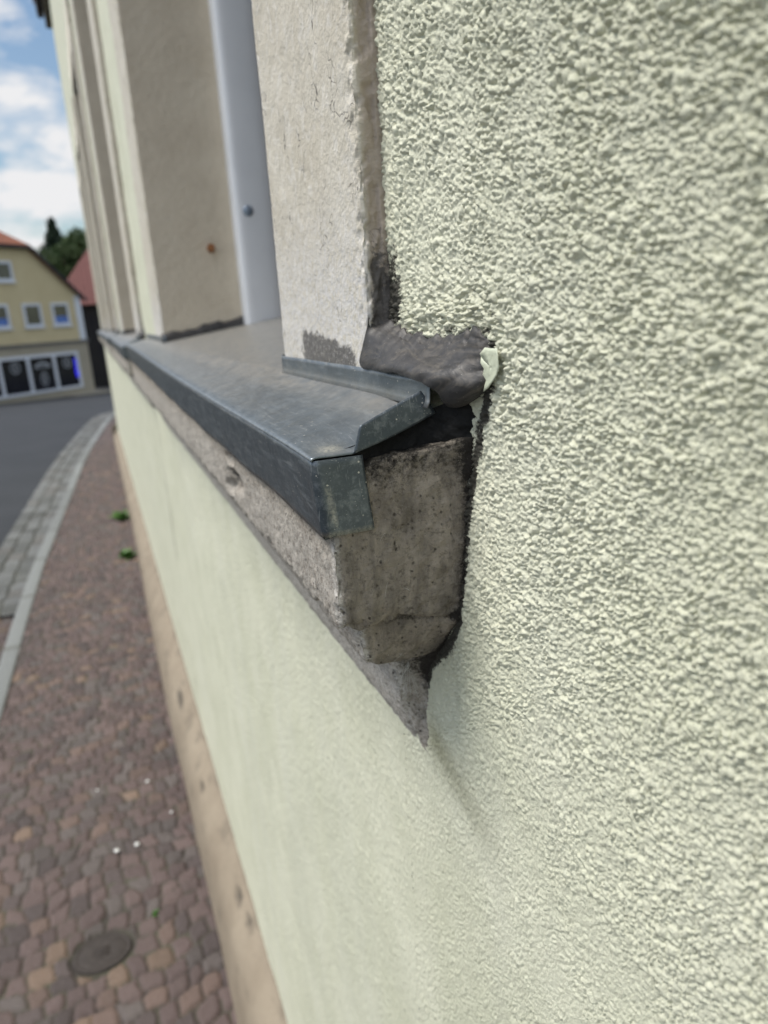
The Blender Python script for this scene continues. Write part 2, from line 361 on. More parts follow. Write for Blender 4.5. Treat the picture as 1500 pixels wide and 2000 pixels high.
# ---- plaster wall: near part is real relief
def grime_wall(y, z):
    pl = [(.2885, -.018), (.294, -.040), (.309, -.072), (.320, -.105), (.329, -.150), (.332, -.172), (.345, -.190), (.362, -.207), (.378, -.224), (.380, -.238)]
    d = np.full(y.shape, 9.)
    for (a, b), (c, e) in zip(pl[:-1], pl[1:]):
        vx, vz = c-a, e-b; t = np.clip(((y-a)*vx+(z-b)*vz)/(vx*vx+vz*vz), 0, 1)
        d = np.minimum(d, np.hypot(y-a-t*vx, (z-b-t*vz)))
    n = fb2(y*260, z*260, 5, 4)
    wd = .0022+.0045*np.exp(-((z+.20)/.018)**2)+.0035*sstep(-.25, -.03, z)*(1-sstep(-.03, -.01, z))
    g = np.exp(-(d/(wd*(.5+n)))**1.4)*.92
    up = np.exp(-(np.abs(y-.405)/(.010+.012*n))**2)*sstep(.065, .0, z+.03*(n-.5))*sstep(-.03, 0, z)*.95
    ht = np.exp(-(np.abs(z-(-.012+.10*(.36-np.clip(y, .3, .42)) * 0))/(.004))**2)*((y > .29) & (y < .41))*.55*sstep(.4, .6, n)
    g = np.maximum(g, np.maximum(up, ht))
    far = np.exp(-(d/.03)**2)*.22*sstep(.35, .75, fb2(y*60, z*60, 9, 4))*(z < -.05)
    moss = np.zeros_like(y)
    vy, vz = .305-.372, -.300+.275; t = np.clip(((y-.372)*vy+(z+.275)*vz)/(vy*vy+vz*vz), 0, 1)
    ds = np.hypot(y-.372-t*vy, z+.275-t*vz)
    moss = np.maximum(moss, np.exp(-(ds/(.006+.018*n))**2)*(1-.75*t)*.75)  # soft olive shade below the sill tip, painted into the plaster colour
    return np.clip(np.maximum(g, far), 0, 1.2), np.clip(moss, 0, 1)
def relief(y, z):
    s = .00255
    wy = y+.0012*(vn2(y*180, z*180, 3)-.5)*2; wz = z+.0012*(vn2(y*180+9, z*180, 4)-.5)*2
    h1 = blobs(wy/s, wz/s, 11, .8, .38, .24, .86); h2 = blobs(wy/(s*.62)+3.3, wz/(s*.62)+7.1, 23, .8, .36, .26, .8); h3 = blobs(wy/(s*1.7)+1.3, wz/(s*1.7), 41, .8, .34, .26, .32)
    patch = sstep(.30, .58, fb2(y*55, z*55, 77, 3))
    low = .46+.54*sstep(-.34, -.06, z)                     # the coat is thinner and smoother below the sill
    rag = 1+.9*np.exp(-((z+.006)/.012)**2)*(y > .28)*(y < .41)
    h = np.maximum(np.maximum(h1, h2*.68+.10*h1), h3*1.15*(.4+.6*patch))*(.62+.38*patch)
    h4 = blobs(wy/(s*.42)+5.3, wz/(s*.42)+2.1, 71, .8, .36, .2, .6)
    h = (h+.16*h4)*.0028*low*rag+.0016*low*(fb2(y*170, z*170, 31, 4)-.5)+.0030*(fb2(y*11, z*11, 37, 2)-.5)+.00035*low*(fb2(y*1300, z*1300, 51, 3)-.5)
    return h
wall = MB()
def wall_grid(Y, Z, mask=None):
    h = relief(Y, Z); g, ms = grime_wall(Y, Z) if Y.min() < .6 else (np.zeros_like(Y), np.zeros_like(Y))
    wall.grid(np.stack([XW-h, Y, Z], -1), mask, 0, grime=g.reshape(-1), moss=ms.reshape(-1))
yr = np.exp(np.arange(math.log(.095), math.log(.432), .0026)); yr = np.append(yr, .432)
tr = np.concatenate([np.arange(-2.2, -.75, .0036), np.arange(-.75, .62, .0019)])
Y, T = np.meshgrid(yr, tr, indexing='ij'); wall_grid(Y, Y*T)
yb = np.exp(np.arange(math.log(.432), math.log(1.97), .0030)); yb = np.append(yb, 1.97)
zb = np.concatenate([np.arange(-1.60, -.75, .0028), np.arange(-.75, -.098, .0018)])
Y, Z = np.meshgrid(yb, zb, indexing='ij'); wall_grid(Y, Z, (Z > -2.25*Y-.004)[:-1, :-1])
Y, Z = np.meshgrid(np.arange(1.97, 2.624, .006), np.arange(-1.6, 1.4, .005), indexing='ij'); wall_grid(Y, Z)
def wq(pts): wall.raw([(XW-.001, a, b) for a, b in pts], [list(range(len(pts)))], 1)
Z0, ZT = -1.62, 4.15
OT = 1.62; LT = OT+.21
wq([(-3, Z0), (.095, Z0), (.095, ZT), (-3, ZT)])
wq([(.095, Z0), (.73, Z0), (.095, -.209)])
wq([(.095, .059), (.42, .26), (.42, ZT), (.095, ZT)])
wq([(.42, LT-.02), (2.62, LT-.02), (2.62, ZT), (.42, ZT)]); wq([(1.96, 1.39), (2.624, 1.39), (2.624, LT-.02), (1.96, LT-.02)])
wq([(2.62, Z0), (END, Z0), (END, -.1), (2.62, -.1)]); wq([(2.62, LT-.02), (END, LT-.02), (END, ZT), (2.62, ZT)])
for k in range(1, 5):
    a = WIN[k]+OPW+SW-.02; b = WIN[k+1]-SW+.02 if k < 4 else END
    wq([(a, -.1), (b, -.1), (b, LT-.02), (a, LT-.02)])
wall.raw([(XW, END, Z0), (8, END, Z0), (8, END, 7.6), (4, END, 8.4), (XW, END, ZT)], [[0, 1, 2, 3, 4]], 1)
wall.raw([(XW, -3, -1.83), (8, -3, -1.83), (8, -3, ZT), (XW, -3, ZT)], [[0, 1, 2, 3]], 1)
wall.raw([(8, -3, -1.83), (8, END, -1.83), (8, END, ZT), (8, -3, ZT)], [[0, 1, 2, 3]], 1)
wall.build('plaster_wall', [M['plaster'], M['plaster_far']], house, True)
# ---- plinth
yy = np.concatenate([np.arange(-3, 1, .1), np.arange(1, 7, .02), np.arange(7, END+.07, .08)])
pr = chaikin([(.172, -1.515), (.166, -1.535), (.128, -1.575), (.100, -1.62), (.088, -1.70), (.083, -1.80), (.080, -1.90)], 3)
Pp = np.zeros((len(yy), len(pr), 3)); Pp[..., 0] = pr[:, 0]; Pp[..., 1] = yy[:, None]; Pp[..., 2] = pr[:, 1]
Pp[..., 2] -= .009*np.clip(Pp[..., 1]-1, 0, 12)*sstep(-1.75, -1.6, Pp[..., 2]); Pp[..., 2] -= .045*np.clip(Pp[..., 1]-10, 0, 5)*(Pp[..., 2] < -1.8)
Pp[..., 0] -= .018*np.exp(-((Pp[..., 1]-3.9)/1.6)**2)*sstep(-1.55, -1.75, Pp[..., 2])
Pp[..., 0] -= .010*(fb2(Pp[..., 1]*3, Pp[..., 2]*6, 3, 4)-.5)
Gp = .35*sstep(.62, .75, fb2(Pp[..., 1]*14, Pp[..., 2]*30, 14, 4))
for (cy, cz, ry, rz_, dp) in ((1.71, -1.572, .030, .012, .014), (1.60, -1.560, .024, .008, .010), (3.0, -1.615, .09, .018, .012), (2.3, -1.60, .03, .01, .006)):
    e = ((Pp[..., 1]-cy)/ry)**2+((Pp[..., 2]-cz)/rz_)**2; Pp[..., 0] += dp*np.exp(-e**2); Gp = np.maximum(Gp, np.exp(-(e*(.35+1.3*fb2(Pp[..., 1]*90, Pp[..., 2]*90, 4, 3)))**2))
pl = MB(); pl.grid(Pp, None, 0, grime=Gp.reshape(-1)); pl.raw([(.08, END+.06, -2.3), (.08, END+.06, -1.60), (.17, END+.06, -1.53), (2, END+.06, -1.53), (2, END+.06, -2.3)], [[0, 1, 2, 3, 4]])
pl.build('plinth', M['plinth'], house, True)
# ---- jambs (window surrounds)
def jamb(mb, ya, yb, zs, step, seed, front=.153, deep=.36, side_near=True, inner='far'):
    """the part of a surround that stands proud of the wall, as one bent sheet: reveal - front face - outer side"""
    if inner == 'far': plan = [(deep, yb), (front+.003, yb), (front, yb-.003), (front, ya+.0035), (front+.0008, ya+.0012), (front+.003, ya), (.178, ya)]
    else: plan = [(deep, ya), (front+.004, ya), (front, ya+.004), (front, yb-.004), (front+.004, yb), (.178, yb)]
    # coarser inside the reveal
    a = resamp(plan[:2], step*4 if inner == 'far' else step*2); b = resamp(plan[1:], step); pl_ = np.concatenate([a[:-1], b])
    P = np.zeros((len(pl_), len(zs), 3)); P[..., 0] = pl_[:, None, 0]; P[..., 1] = pl_[:, None, 1]; P[..., 2] = zs
    q = P*1.0; d = .0011*(fb3(q*70, seed, 4)-.5)+.0022*(fb3(q*14, seed+3, 3)-.5)
    nrm = normals(P); sg = -1 if nrm[len(pl_)//2, len(zs)//2, 0] > 0 else 1
    outer = pl_[:, 1] < (ya+yb)/2 if inner == 'far' else pl_[:, 1] > (ya+yb)/2
    corner = np.exp(-((P[..., 1]-(ya if inner == 'far' else yb))/.012)**2)*(P[..., 0] < .166)
    d = d+corner*(-.0020*sstep(.40, .7, fb3(q*np.array([200, 200, 120]), seed+9, 4))-.0004)
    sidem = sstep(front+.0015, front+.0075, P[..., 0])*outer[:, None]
    d = d+sidem*.0030*(fb3(q*130, seed+5, 4)-.5)
    P = P+nrm*sg*d[..., None]
    base = sstep(.10, .0, P[..., 2])*(P[..., 0] < .165)
    n = fb3(q*160, seed+8, 3)
    gr = sidem*sstep(.065, -.005, P[..., 2]+.07*(n-.5))*.9+sidem*.15*sstep(.5, .7, n)
    if inner == 'far': gr = gr+.70*sstep(.425, .44, P[..., 1])*sstep(.565, .55, P[..., 1]+.02*(n-.5))*sstep(-.006, -.014, P[..., 2]+.009*(n-.5)+.10*(.55-P[..., 1]))*(1-sidem)
    rv = (np.abs(P[..., 1]-(yb if inner == 'far' else ya)) < .02) & (P[..., 0] > front+.012)
    mid = (rv[:-1, :-1]).astype(int)
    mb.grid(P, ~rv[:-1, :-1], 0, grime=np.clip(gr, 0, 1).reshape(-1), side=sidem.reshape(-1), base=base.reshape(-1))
    if rv.any(): mb.grid(P, rv[:-1, :-1], 1, grime=(gr*0).reshape(-1), side=(gr*0).reshape(-1), base=(gr*0).reshape(-1))
def window(k):
    a = WIN[k]; b = a+OPW; mb = MB()
    if k == 0: z1 = np.concatenate([np.arange(-.052, .27, .0009), np.arange(.27, OT, .05), [OT]]); st = .0009
    else: z1 = np.concatenate([np.arange(-.052, .6, .02), np.arange(.6, OT, .08), [OT]]); st = .02
    z2 = np.concatenate([np.arange(-.052, .75, .005 if k < 2 else .02), np.arange(.75, OT, .08), [OT]])
    jamb(mb, a-SW, a, z1, st, 5+k); jamb(mb, b, b+SW, z2, .004 if k < 2 else .02, 25+k, inner='near')
    P = [(.153, OT), (.153, LT)]
    mb.box(.153, .36, a-SW, b+SW, OT, LT, 0, .004)
    so_ = mb.build('window_surround', [M['surround'], M['reveal']], house, True)
    # rails, frame and pane, as parts of the window frame
    f = MB(); X0 = .463
    f.box(X0, X0+.05, a, a+.07, -.03, OT); f.box(X0, X0+.05, b-.07, b, -.03, OT); f.box(X0, X0+.05, a+.07, b-.07, -.03, .05); f.box(X0, X0+.05, a+.07, b-.07, OT-.07, OT)
    f.box(X0-.006, X0+.05, (a+b)/2-.045, (a+b)/2+.045, .05, OT-.07)
    fo = f.build('window_frame', M['frame'], house)
    g = MB(); g.box(X0+.02, X0+.026, a+.07, b-.07, .05, OT-.07); g.build('pane', M['glass'], fo)
    g = MB(); g.box(X0+.3, X0+.31, a-.3, b+.3, -.3, OT+.3); g.box(X0+.05, X0+.3, a-.01, a+.0, -.03, OT); g.box(X0+.05, X0+.3, b, b+.01, -.03, OT)
    g.build('room_lining', M['dark'], fo)
    for (y0, sgn) in ((b, -1), (a, 1)):
        # rounded aluminium guide channel standing on the reveal
        pts = [(.342, 0), (.342, .030), (.346, .040), (.360, .044), (.405, .044), (.425, .041), (.436, .035), (.440, .020), (.452, .018), (.452, 0)]
        pts = chaikin(pts, 2); zz = np.array([-.02, .3, 1.0, OT])
        P = np.zeros((len(pts), len(zz), 3)); P[..., 0] = pts[:, None, 0]; P[..., 1] = y0+sgn*pts[:, None, 1]; P[..., 2] = zz
        r = MB(); r.grid(P); ro = r.build('guide_rail', M['rail'], fo, True)
        if sgn < 0 or k == 0:
            for zc in (.232, .95):
                yq = y0+sgn*.044; th = np.linspace(0, 2*np.pi, 17); rr = np.array([0.0002, .007, .0112, .0122]); hh = np.array([.0050, .0044, .0024, 0])
                P = np.zeros((4, 17, 3)); P[..., 0] = .372+rr[:, None]*np.cos(th); P[..., 1] = yq+sgn*hh[:, None]; P[..., 2] = zc+rr[:, None]*np.sin(th)
                s_ = MB(); s_.grid(P); s_.build('screw', M['steel'], fo, True)
for k in range(5): window(k)
# rusty nail stub sticking out of the far reveal
nb = MB(); nb.tube([(.2865, 1.762, .158), (.2855, 1.745, .1585), (.284, 1.738, .160)], [.010, .007, .008], 8); nb.build('rusty_nail', M['rust'], house, True)

# ---- stone sill: moulded profile with a mitred return at the near end
PROF = chaikin([(.120, -.0745), (.1015, -.0745), (.0984, -.078), (.0978, -.12), (.0983, -.158), (.1000, -.1645), (.1040, -.1668), (.1110, -.1670), (.1128, -.1690), (.1135, -.176), (.1165, -.190), (.1215, -.2010), (.1250, -.2035), (.1400, -.2040), (.1430, -.2065), (.1440, -.216), (.150, -.237), (.1535, -.254), (.160, -.277), (.170, -.296), (.176, -.30)], 1)
def stone_sill(yN, yF, seed, fine, name='window_sill'):
    pf = resamp(PROF, .0012 if fine else .006)
    cN, cF = yN-.0983, yF+.0983
    if fine: ys = np.concatenate([np.arange(0, .12, .0011), .12+np.cumsum(.0011*1.018**np.arange(260))]); ys = ys[ys < (yF-yN)/2]
    else: ys = np.arange(0, (yF-yN)/2, .03)
    nend = 70 if fine else 8
    x0 = pf[:, 0]; P = []
    e = np.linspace(0, 1, nend)
    for t in e[:-1]: P.append(np.stack([.176+(x0-.176)*t, x0+cN, pf[:, 1]], -1))
    r = .0028
    for y in ys: P.append(np.stack([x0, x0+cN+y, pf[:, 1]], -1))
    half = (yN+yF)/2
    ys2 = np.linspace(0, 1, 30)
    last = P[-1][:, 1].copy()
    for t in ys2[1:]: P.append(np.stack([x0, last+(cF-x0-last)*t, pf[:, 1]], -1))
    for t in e[::-1][1:]: P.append(np.stack([.176+(x0-.176)*t, cF-x0, pf[:, 1]], -1))
    P = np.array(P)
    if fine:
        zz = np.array([.0, -.070, -.076, -.105, -.150, -.172, -.197, -.212, -.224, -.248, -.262, -.285, -.31])[::-1]; yw = np.array([.305, .309, .311, .321, .329, .333, .356, .368, .379, .381, .385, .379, .372])[::-1]
        dy = np.interp(P[..., 2], zz, yw)-(x0[None]+cN)
        tq = np.clip((P[..., 0]-x0[None])/(.170-x0[None]+1e-6), 0, 1)
        P[..., 2] += .011*np.clip(tq, 0, 1)**1.5*sstep(-.11, -.078, P[..., 2])*np.exp(-((P[..., 1]-(x0+cN)[None])/.03)**2)*(P[..., 0] > x0[None]+1e-5)
        P[..., 1] += dy*np.exp(-((P[..., 1]-(x0+cN)[None])/.03)**2)*tq**1.6*(P[..., 0] > x0[None]+1e-5)
    n = normals(P); k = P.shape[0]//2
    if n[k, 12 if fine else 4, 0] > 0: n = -n
    # round the arris
    ar = np.exp(-((P[..., 1]-(x0+cN)[None])/.0035)**2)*np.exp(-(np.abs(P[..., 0]-x0[None])/.003)**2)
    q = P.copy(); ch = fb3(q*110, seed, 4)
    d = .0038*(fb3(q*38, seed+1, 4)-.5)+.0030*(fb3(q*170, seed+2, 4)-.5)-ar*(.0012+.0034*sstep(.40, .65, ch))-.0045*np.exp(-((P[..., 2]+.166)/.005)**2)*sstep(.45, .62, fb3(q*85, seed+15, 3))
    pn = vn3(q*np.array([300, 300, 230]), seed+5); d -= .0009*sstep(.80, .92, pn)*sstep(.4, .6, vn3(q*40, seed+6))
    for (cy, cz, ry, rz_, dp) in ((.640, -.122, .020, .006, .004), (.625, -.138, .034, .0085, .0065), (.655, -.15, .016, .007, .005)) if fine else ():
        e2 = ((q[..., 1]-cy)/ry)**2+((q[..., 2]-cz)/rz_)**2; d -= 1.5*dp*np.exp(-e2**2)*(.6+.8*ch)
    P = P+n*d[..., None]
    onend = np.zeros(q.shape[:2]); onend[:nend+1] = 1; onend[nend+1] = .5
    tt = np.clip((q[..., 0]-x0[None])/(.172-x0[None]+1e-6), 0, 1)
    z = q[..., 2]
    g = onend*(np.exp(-((.171-q[..., 0])/.0055)**2)*sstep(-.30, -.2, z)*.78+sstep(-.112, -.072, z-.011*np.clip((q[..., 0]-.10)/.07, 0, 1))*.85*(.3+ch)+.55*np.exp(-((z+.1685)/.003)**2)*sstep(.108, .125, q[..., 0])+.75*np.exp(-((.166-q[..., 0])/.02)**2)*np.exp(-((z+.215)/.02)**2))
    g = np.maximum(g, .5*np.exp(-((z+.1045)/.004)**2)*(1-onend))
    g = np.maximum(g, .60*np.exp(-((z+.206)/.004)**2)*onend)  # shadow lines under the stone steps are painted in along with the soot
    pale = ar*2.0*sstep(-.09, -.11, z)+(1-onend)*sstep(-.11, -.13, z)*.5+sstep(-.205, -.215, z)*.45  # arris highlight painted as pale colour, plus paler front and lower moulding
    if fine:
        e2 = ((q[..., 1]-.628)/.036)**2+((q[..., 2]+.137)/.010)**2; g = np.maximum(g, .72*np.exp(-e2**2)); pale = pale*(1-np.exp(-e2))  # hollow of the front chip darkened
    mb = MB(); mb.grid(P, None, 0, grime=np.clip(g, 0, 1).reshape(-1), end=onend.reshape(-1), pale=np.clip(pale, 0, 1).reshape(-1))
    return mb.build(name, M['stone'], house, True)
# ---- sheet metal cover
def zfront(y, y0): return -.0672+.0135*sstep(.3, 1.9, y-y0+.0)
def cover(k, parent, yN, yF, fine):
    a = WIN[k]; b = a+OPW; st = .0025 if fine else .02
    def ztop(x, y):
        s = .31-.11*sstep(.35, 1.2, y-yN)
        z = zfront(y, yN)+s*(x-.0896)
        wN = np.exp(-((y-yN)/.030)**2)
        ze = np.where(x < .1118, -.0676, -.0676+(x-.1118)*.335)
        return z*(1-wN)+ze*wN
    ys = np.concatenate([yN+np.arange(0, .3, st), yN+.3+np.arange(0, yF-yN-.3, st*5), [yF]])
    c = MB()
    # one sheet with a rounded nose; inside the opening it runs back to the window frame
    yl = np.sort(np.concatenate([ys, [a+.0015, b-.0015]]))
    xs = np.concatenate([[.08972, .0905, .0920], np.linspace(.094, .1535, 26), np.linspace(.1535, .470, 32)[1:]])
    X, Yg = np.meshgrid(xs, yl, indexing='ij'); Z = ztop(np.minimum(X, .1535), Yg)+np.maximum(X-.1535, 0)*.155
    Z[0] = ztop(X[0]*0+.0905, Yg[0])-.0014; Z[1] -= .0004; Z[2] -= .0001
    Z = Z+.0009*(fb2(X*60, Yg*22, 3+k, 3)-.5)*sstep(.0905, .10, X)
    dust = sstep(.118, .150, X)*.85*(.3+fb2(X*150, Yg*60, 6, 3))+(.08+.42*sstep(yN+.08, yN+.4, Yg))*sstep(.093, .10, X)
    ch = np.exp(-(((X-.103)/.006)**2+((Yg-(yN+.012))/.006)**2))
    mk = ~((X[:-1, :-1] > .1534) & ((Yg[:-1, :-1] < a) | (Yg[:-1, 1:] > b)))
    c.grid(np.stack([X, Yg, Z], -1), mk, 0, edge=(np.exp(-((X-.0900)/.0012)**2)*.9).reshape(-1), dust=np.clip(dust, 0, 1).reshape(-1), chalk=np.clip(ch, 0, 1).reshape(-1))
    co = c.build('metal_sheet', M['zinc'], parent, True)
    # front drip edge wrapping round the near corner as the end cap
    lip = MB()
    pth = [(.0897, y) for y in ys[::-1] if y > yN+.004]
    for t in np.linspace(0, 1, 7): pth.append((.0937-.0040*math.cos(t*math.pi/2), yN+.004-.0040*math.sin(t*math.pi/2)))
    pth += [(x, yN) for x in np.linspace(.095, .1165, 12)]
    pth = np.array(pth); hs = np.linspace(0, 1, 14)
    P = np.zeros((len(pth), len(hs)+1, 3)); capm = pth[:, 1] < yN+.003
    zt = np.where(capm, -.0690, ztop(np.full(len(pth), .0905), pth[:, 1])-.0014); zbm = np.where(capm, -.1086, zt-.0415+.0008*np.sin(pth[:, 1]*31))
    u = np.clip((pth[:, 0]-.0933)/(.1165-.0933), 0, 1)*capm
    for j, h in enumerate(hs):
        P[:, j, 0] = pth[:, 0]+.0052*h**1.15*np.where(capm, .62+.18*u, 1.)+.0004*(fb2(pth[:, 1]*30, h+0*pth[:, 1], 8, 2)-.5)
        P[:, j, 1] = pth[:, 1]+.0008*(u*h)*(1 if fine else 0); P[:, j, 2] = zt+(zbm-zt)*h
    P[:, -1] = P[:, -2]+np.stack([.0022*(1-capm)+0*u, .0018*capm+0*u, -.0006+0*u], -1)
    P[:, -1, 2] += .0012
    chk = np.zeros(P.shape[:2]); 
    if fine:
        zz = P[..., 2]; chk = np.exp(-((P[..., 0]-(.0968+.0085*((-.083-zz)/.025)*.35))/.0010)**2)*capm[:, None]*sstep(-.082, -.086, zz)*sstep(-.106, -.100, zz)
        chk = np.maximum(chk, capm[:, None]*sstep(-.1055, -.1075, zz)*.6)
    lip.grid(P, None, 0, dust=np.zeros(P.shape[0]*P.shape[1]), chalk=np.clip(chk, 0, 1).reshape(-1))
    lo = lip.build('drip_edge', M['zinc_shaded'], parent, True)
    # upturned end tab
    tb = MB(); U, Vv = np.meshgrid(np.linspace(0, 1, 24), np.linspace(0, 1, 10), indexing='ij')
    xb = .1118+(.1578-.1118)*U; zb_ = -.0678+(-.0524+.0678)*U-.0012*np.sin(U*np.pi)
    xt = .1162+(.1503-.1162)*U; zt_ = -.0545+(-.0404+.0545)*U
    P = np.stack([xb+(xt-xb)*Vv, yN-.0003+.0010*Vv*Vv+.0006*np.sin(U*3), zb_+(zt_-zb_)*Vv], -1)
    tb.grid(P, None, 0, dust=(0*U).reshape(-1), chalk=(0*U).reshape(-1)); to = tb.build('end_fold', M['zinc_shaded'], parent, True)
    # rear upstands against the surround
    for (y0, y1, yc, sg) in ((yN-.005, a+.004, a, 1), (b-.004, yF, b, -1)):
        up = MB()
        yu = np.linspace(y0, y1, max(12, int((y1-y0)/.004))); vv = np.linspace(0, 1, 6)
        Yg, Vv = np.meshgrid(yu, vv, indexing='ij')
        zb_ = ztop(.1530+0*Yg, np.maximum(Yg, yN+.045))-.0006
        P = np.stack([.1522+.0006*Vv+.0004*np.sin(Yg*60)*Vv, Yg, zb_+.0145*Vv], -1)
        P[:, 0, 0] -= .0014
        up.grid(P, None, 0, dust=(sstep(.6, 0, Vv)*.6).reshape(-1), chalk=(sstep(.8, 1, Vv)*.35*(fb2(Yg*90, Vv, 4, 3) > .5)).reshape(-1))
        P = np.zeros((9, 5, 3)); th = np.linspace(0, np.pi/2, 9)
        z0 = float(ztop(np.array(.1535), np.array(yc)))
        for j in range(5):
            P[:, j, 0] = .1522+.007*(1-np.cos(th)); P[:, j, 1] = yc+sg*(.004+.007*np.sin(th)); P[:, j, 2] = z0+.0145*j/4
        up.grid(P, None, 0, dust=np.zeros(45), chalk=np.zeros(45))
        md = up.build('upstand', M['zinc'], parent, True).modifiers.new('thickness', 'SOLIDIFY'); md.thickness = .0008; md.offset = 0
    for o in (co, lo, to):
        md = o.modifiers.new('thickness', 'SOLIDIFY'); md.thickness = .0008; md.offset = 0
    # dark sealing strip along the foot of the far reveal and the frame
    s_ = MB(); xs = np.linspace(.150, .43, 60); hh = np.array([0, .012, .016, .013])
    P = np.zeros((60, 4, 3)); zz = ztop(xs*0+.1535, xs*0+b)+(xs-.1535)*.155
    P[..., 0] = xs[:, None]; P[..., 1] = b-np.array([.010, .009, .004, -.004])[None]; P[..., 2] = zz[:, None]-.001+hh[None]*(.9+.7*fb2(xs*40, xs*0, 3, 3))[:, None]
    s_.grid(P); s_.build('sealing_strip', M['seal'], parent, True)
def catmull(G, n, axis):
    G = np.moveaxis(G, axis, 0); t = np.linspace(0, len(G)-1, n); i = np.minimum(t.astype(int), len(G)-2); f = (t-i)[:, None, None]
    g = lambda j: G[np.clip(j, 0, len(G)-1)]
    p0, p1, p2, p3 = g(i-1), g(i), g(i+1), g(i+2)
    R = .5*((2*p1)+(-p0+p2)*f+(2*p0-5*p1+4*p2-p3)*f*f+(-p0+3*p1-3*p2+p3)*f**3)
    return np.moveaxis(R, 0, axis)
SILLS = []
for k in range(5):
    yN = WIN[k]-.29+(0 if k == 0 else .075); yF = WIN[k]+OPW+(.50 if k == 0 else .33)
    so_ = stone_sill(yN+.0045, yF, 3+k, k == 0)
    if k == 0: so_['label'] = 'chipped grey sandstone sill with stepped moulding, nearest the viewer'
    cover(k, so_, yN+.0003, yF+.01, k == 0); SILLS.append(so_)
S0 = SILLS[0]
# ---- smeared bitumen sealant between surround, wall and sheet
G = np.array([
 [(.1550, .4115, -.004), (.1660, .4168, -.0030), (.1676, .3866, -.0118), (.1676, .3572, -.0142), (.1676, .3271, -.0146), (.1676, .3009, -.0112), (.1676, .2898, -.0186)],
 [(.1525, .4140, -.0171), (.1560, .3956, -.0180), (.1580, .3671, -.0223), (.1600, .3418, -.0236), (.1610, .3150, -.0247), (.1630, .2983, -.0277), (.1665, .2907, -.0276)],
 [(.1510, .4208, -.0295), (.1500, .3864, -.0294), (.1497, .3531, -.0301), (.1500, .3225, -.0308), (.1550, .3070, -.0345), (.1600, .2961, -.0365), (.1665, .2902, -.0340)],
 [(.1516, .4154, -.0345), (.1518, .3868, -.0338), (.1520, .3548, -.0343), (.1525, .3209, -.0388), (.1590, .3178, -.0475), (.1630, .3040, -.0440), (.1680, .2945, -.0385)],
 [(.1560, .4150, -.0335), (.1600, .3868, -.0330), (.1640, .3548, -.0335), (.1680, .3290, -.0380), (.1700, .3200, -.0470), (.1720, .3060, -.0430), (.1740, .2950, -.0370)]])
G = catmull(catmull(G, 90, 0), 200, 1)
n = normals(G); n = n if n[45, 100, 0] < 0 else -n
q = G*np.array([60, 28, 60]); wv = fb3(q+.8*np.stack([vn3(q*.7, 3)]*3, -1), 5, 4)-.5
fade = np.ones(G.shape[:2]); fade[:3] = .2
G2 = G+n*((.0020*wv+.0006*np.abs(np.sin(G[..., 2]*300+G[..., 1]*40+5*vn3(q*.5, 9)*3))+.0003*(fb3(G*260, 7, 3)-.5))*fade)[..., None]
edge = (fb2(G[..., 1]*220, G[..., 2]*10, 4, 3)-.5)*.007; edge[12:] = edge[12:]*np.linspace(1, 0, 78)[:, None]*.3; edge = edge*np.linspace(0, 1, 25)[np.minimum(np.arange(200), 24)][None, :]
G2[..., 2] += edge
sm = MB(); sm.grid(G2); sm.build('sealant', M['seal'], S0, True)
# tar bed under the sheet; its near-black colour also carries the gap's shade
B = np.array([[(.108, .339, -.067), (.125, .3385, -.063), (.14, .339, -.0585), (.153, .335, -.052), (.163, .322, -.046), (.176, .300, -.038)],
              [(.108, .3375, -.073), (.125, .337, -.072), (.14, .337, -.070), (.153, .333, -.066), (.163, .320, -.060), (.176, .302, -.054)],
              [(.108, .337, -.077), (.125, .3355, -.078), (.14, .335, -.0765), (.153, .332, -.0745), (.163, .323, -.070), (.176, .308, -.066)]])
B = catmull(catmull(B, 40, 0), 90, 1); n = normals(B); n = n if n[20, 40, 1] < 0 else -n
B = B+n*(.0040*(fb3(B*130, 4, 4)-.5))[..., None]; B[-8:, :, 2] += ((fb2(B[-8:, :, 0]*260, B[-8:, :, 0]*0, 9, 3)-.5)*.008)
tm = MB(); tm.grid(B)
tm.box(.112, .34, .345, 2.0, -.0775, -.069); to_ = tm.build('shaded_tar_bed', M['tar'], S0, True)
for nm_ in ('sealant', 'shaded_tar_bed'):               # the farther sills end the same way
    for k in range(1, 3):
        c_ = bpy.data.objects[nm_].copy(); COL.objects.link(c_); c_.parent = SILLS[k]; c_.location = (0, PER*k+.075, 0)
# loose skin of green paint at the end of the sealant
fp = [(.2930, -.0230), (.2895, -.0196), (.2850, -.0188), (.2808, -.0203), (.2782, -.0240), (.2790, -.0275), (.2806, -.0315), (.2840, -.0350), (.2885, -.0384), (.2918, -.0400), (.2906, -.0365), (.2893, -.0335), (.2912, -.0310), (.2900, -.0285), (.2938, -.0262)]
fm = MB(); cy, cz = .2858, -.0280; nn = len(fp)
Pf = np.zeros((7, nn+1, 3))
for j in range(7):
    r = j/6
    for i in range(nn+1):
        y, z = fp[i % nn]; y = cy+(y-cy)*r; z = cz+(z-cz)*r
        rq = 1+.35*(vn2(np.array(i*1.7), np.array(j*.0), 5)-.5)*r; y = cy+(y-cy)*rq; z = cz+(z-cz)*rq
        Pf[j, i] = (.1655-.0010*sstep(.283, .293, np.array(y))-.0006*vn2(np.array(y*500.), np.array(z*500.), 3), y, z)
fm.grid(Pf); fo = fm.build('paint_skin', M['flap'], S0, True); md = fo.modifiers.new('thickness', 'SOLIDIFY'); md.thickness = .0003

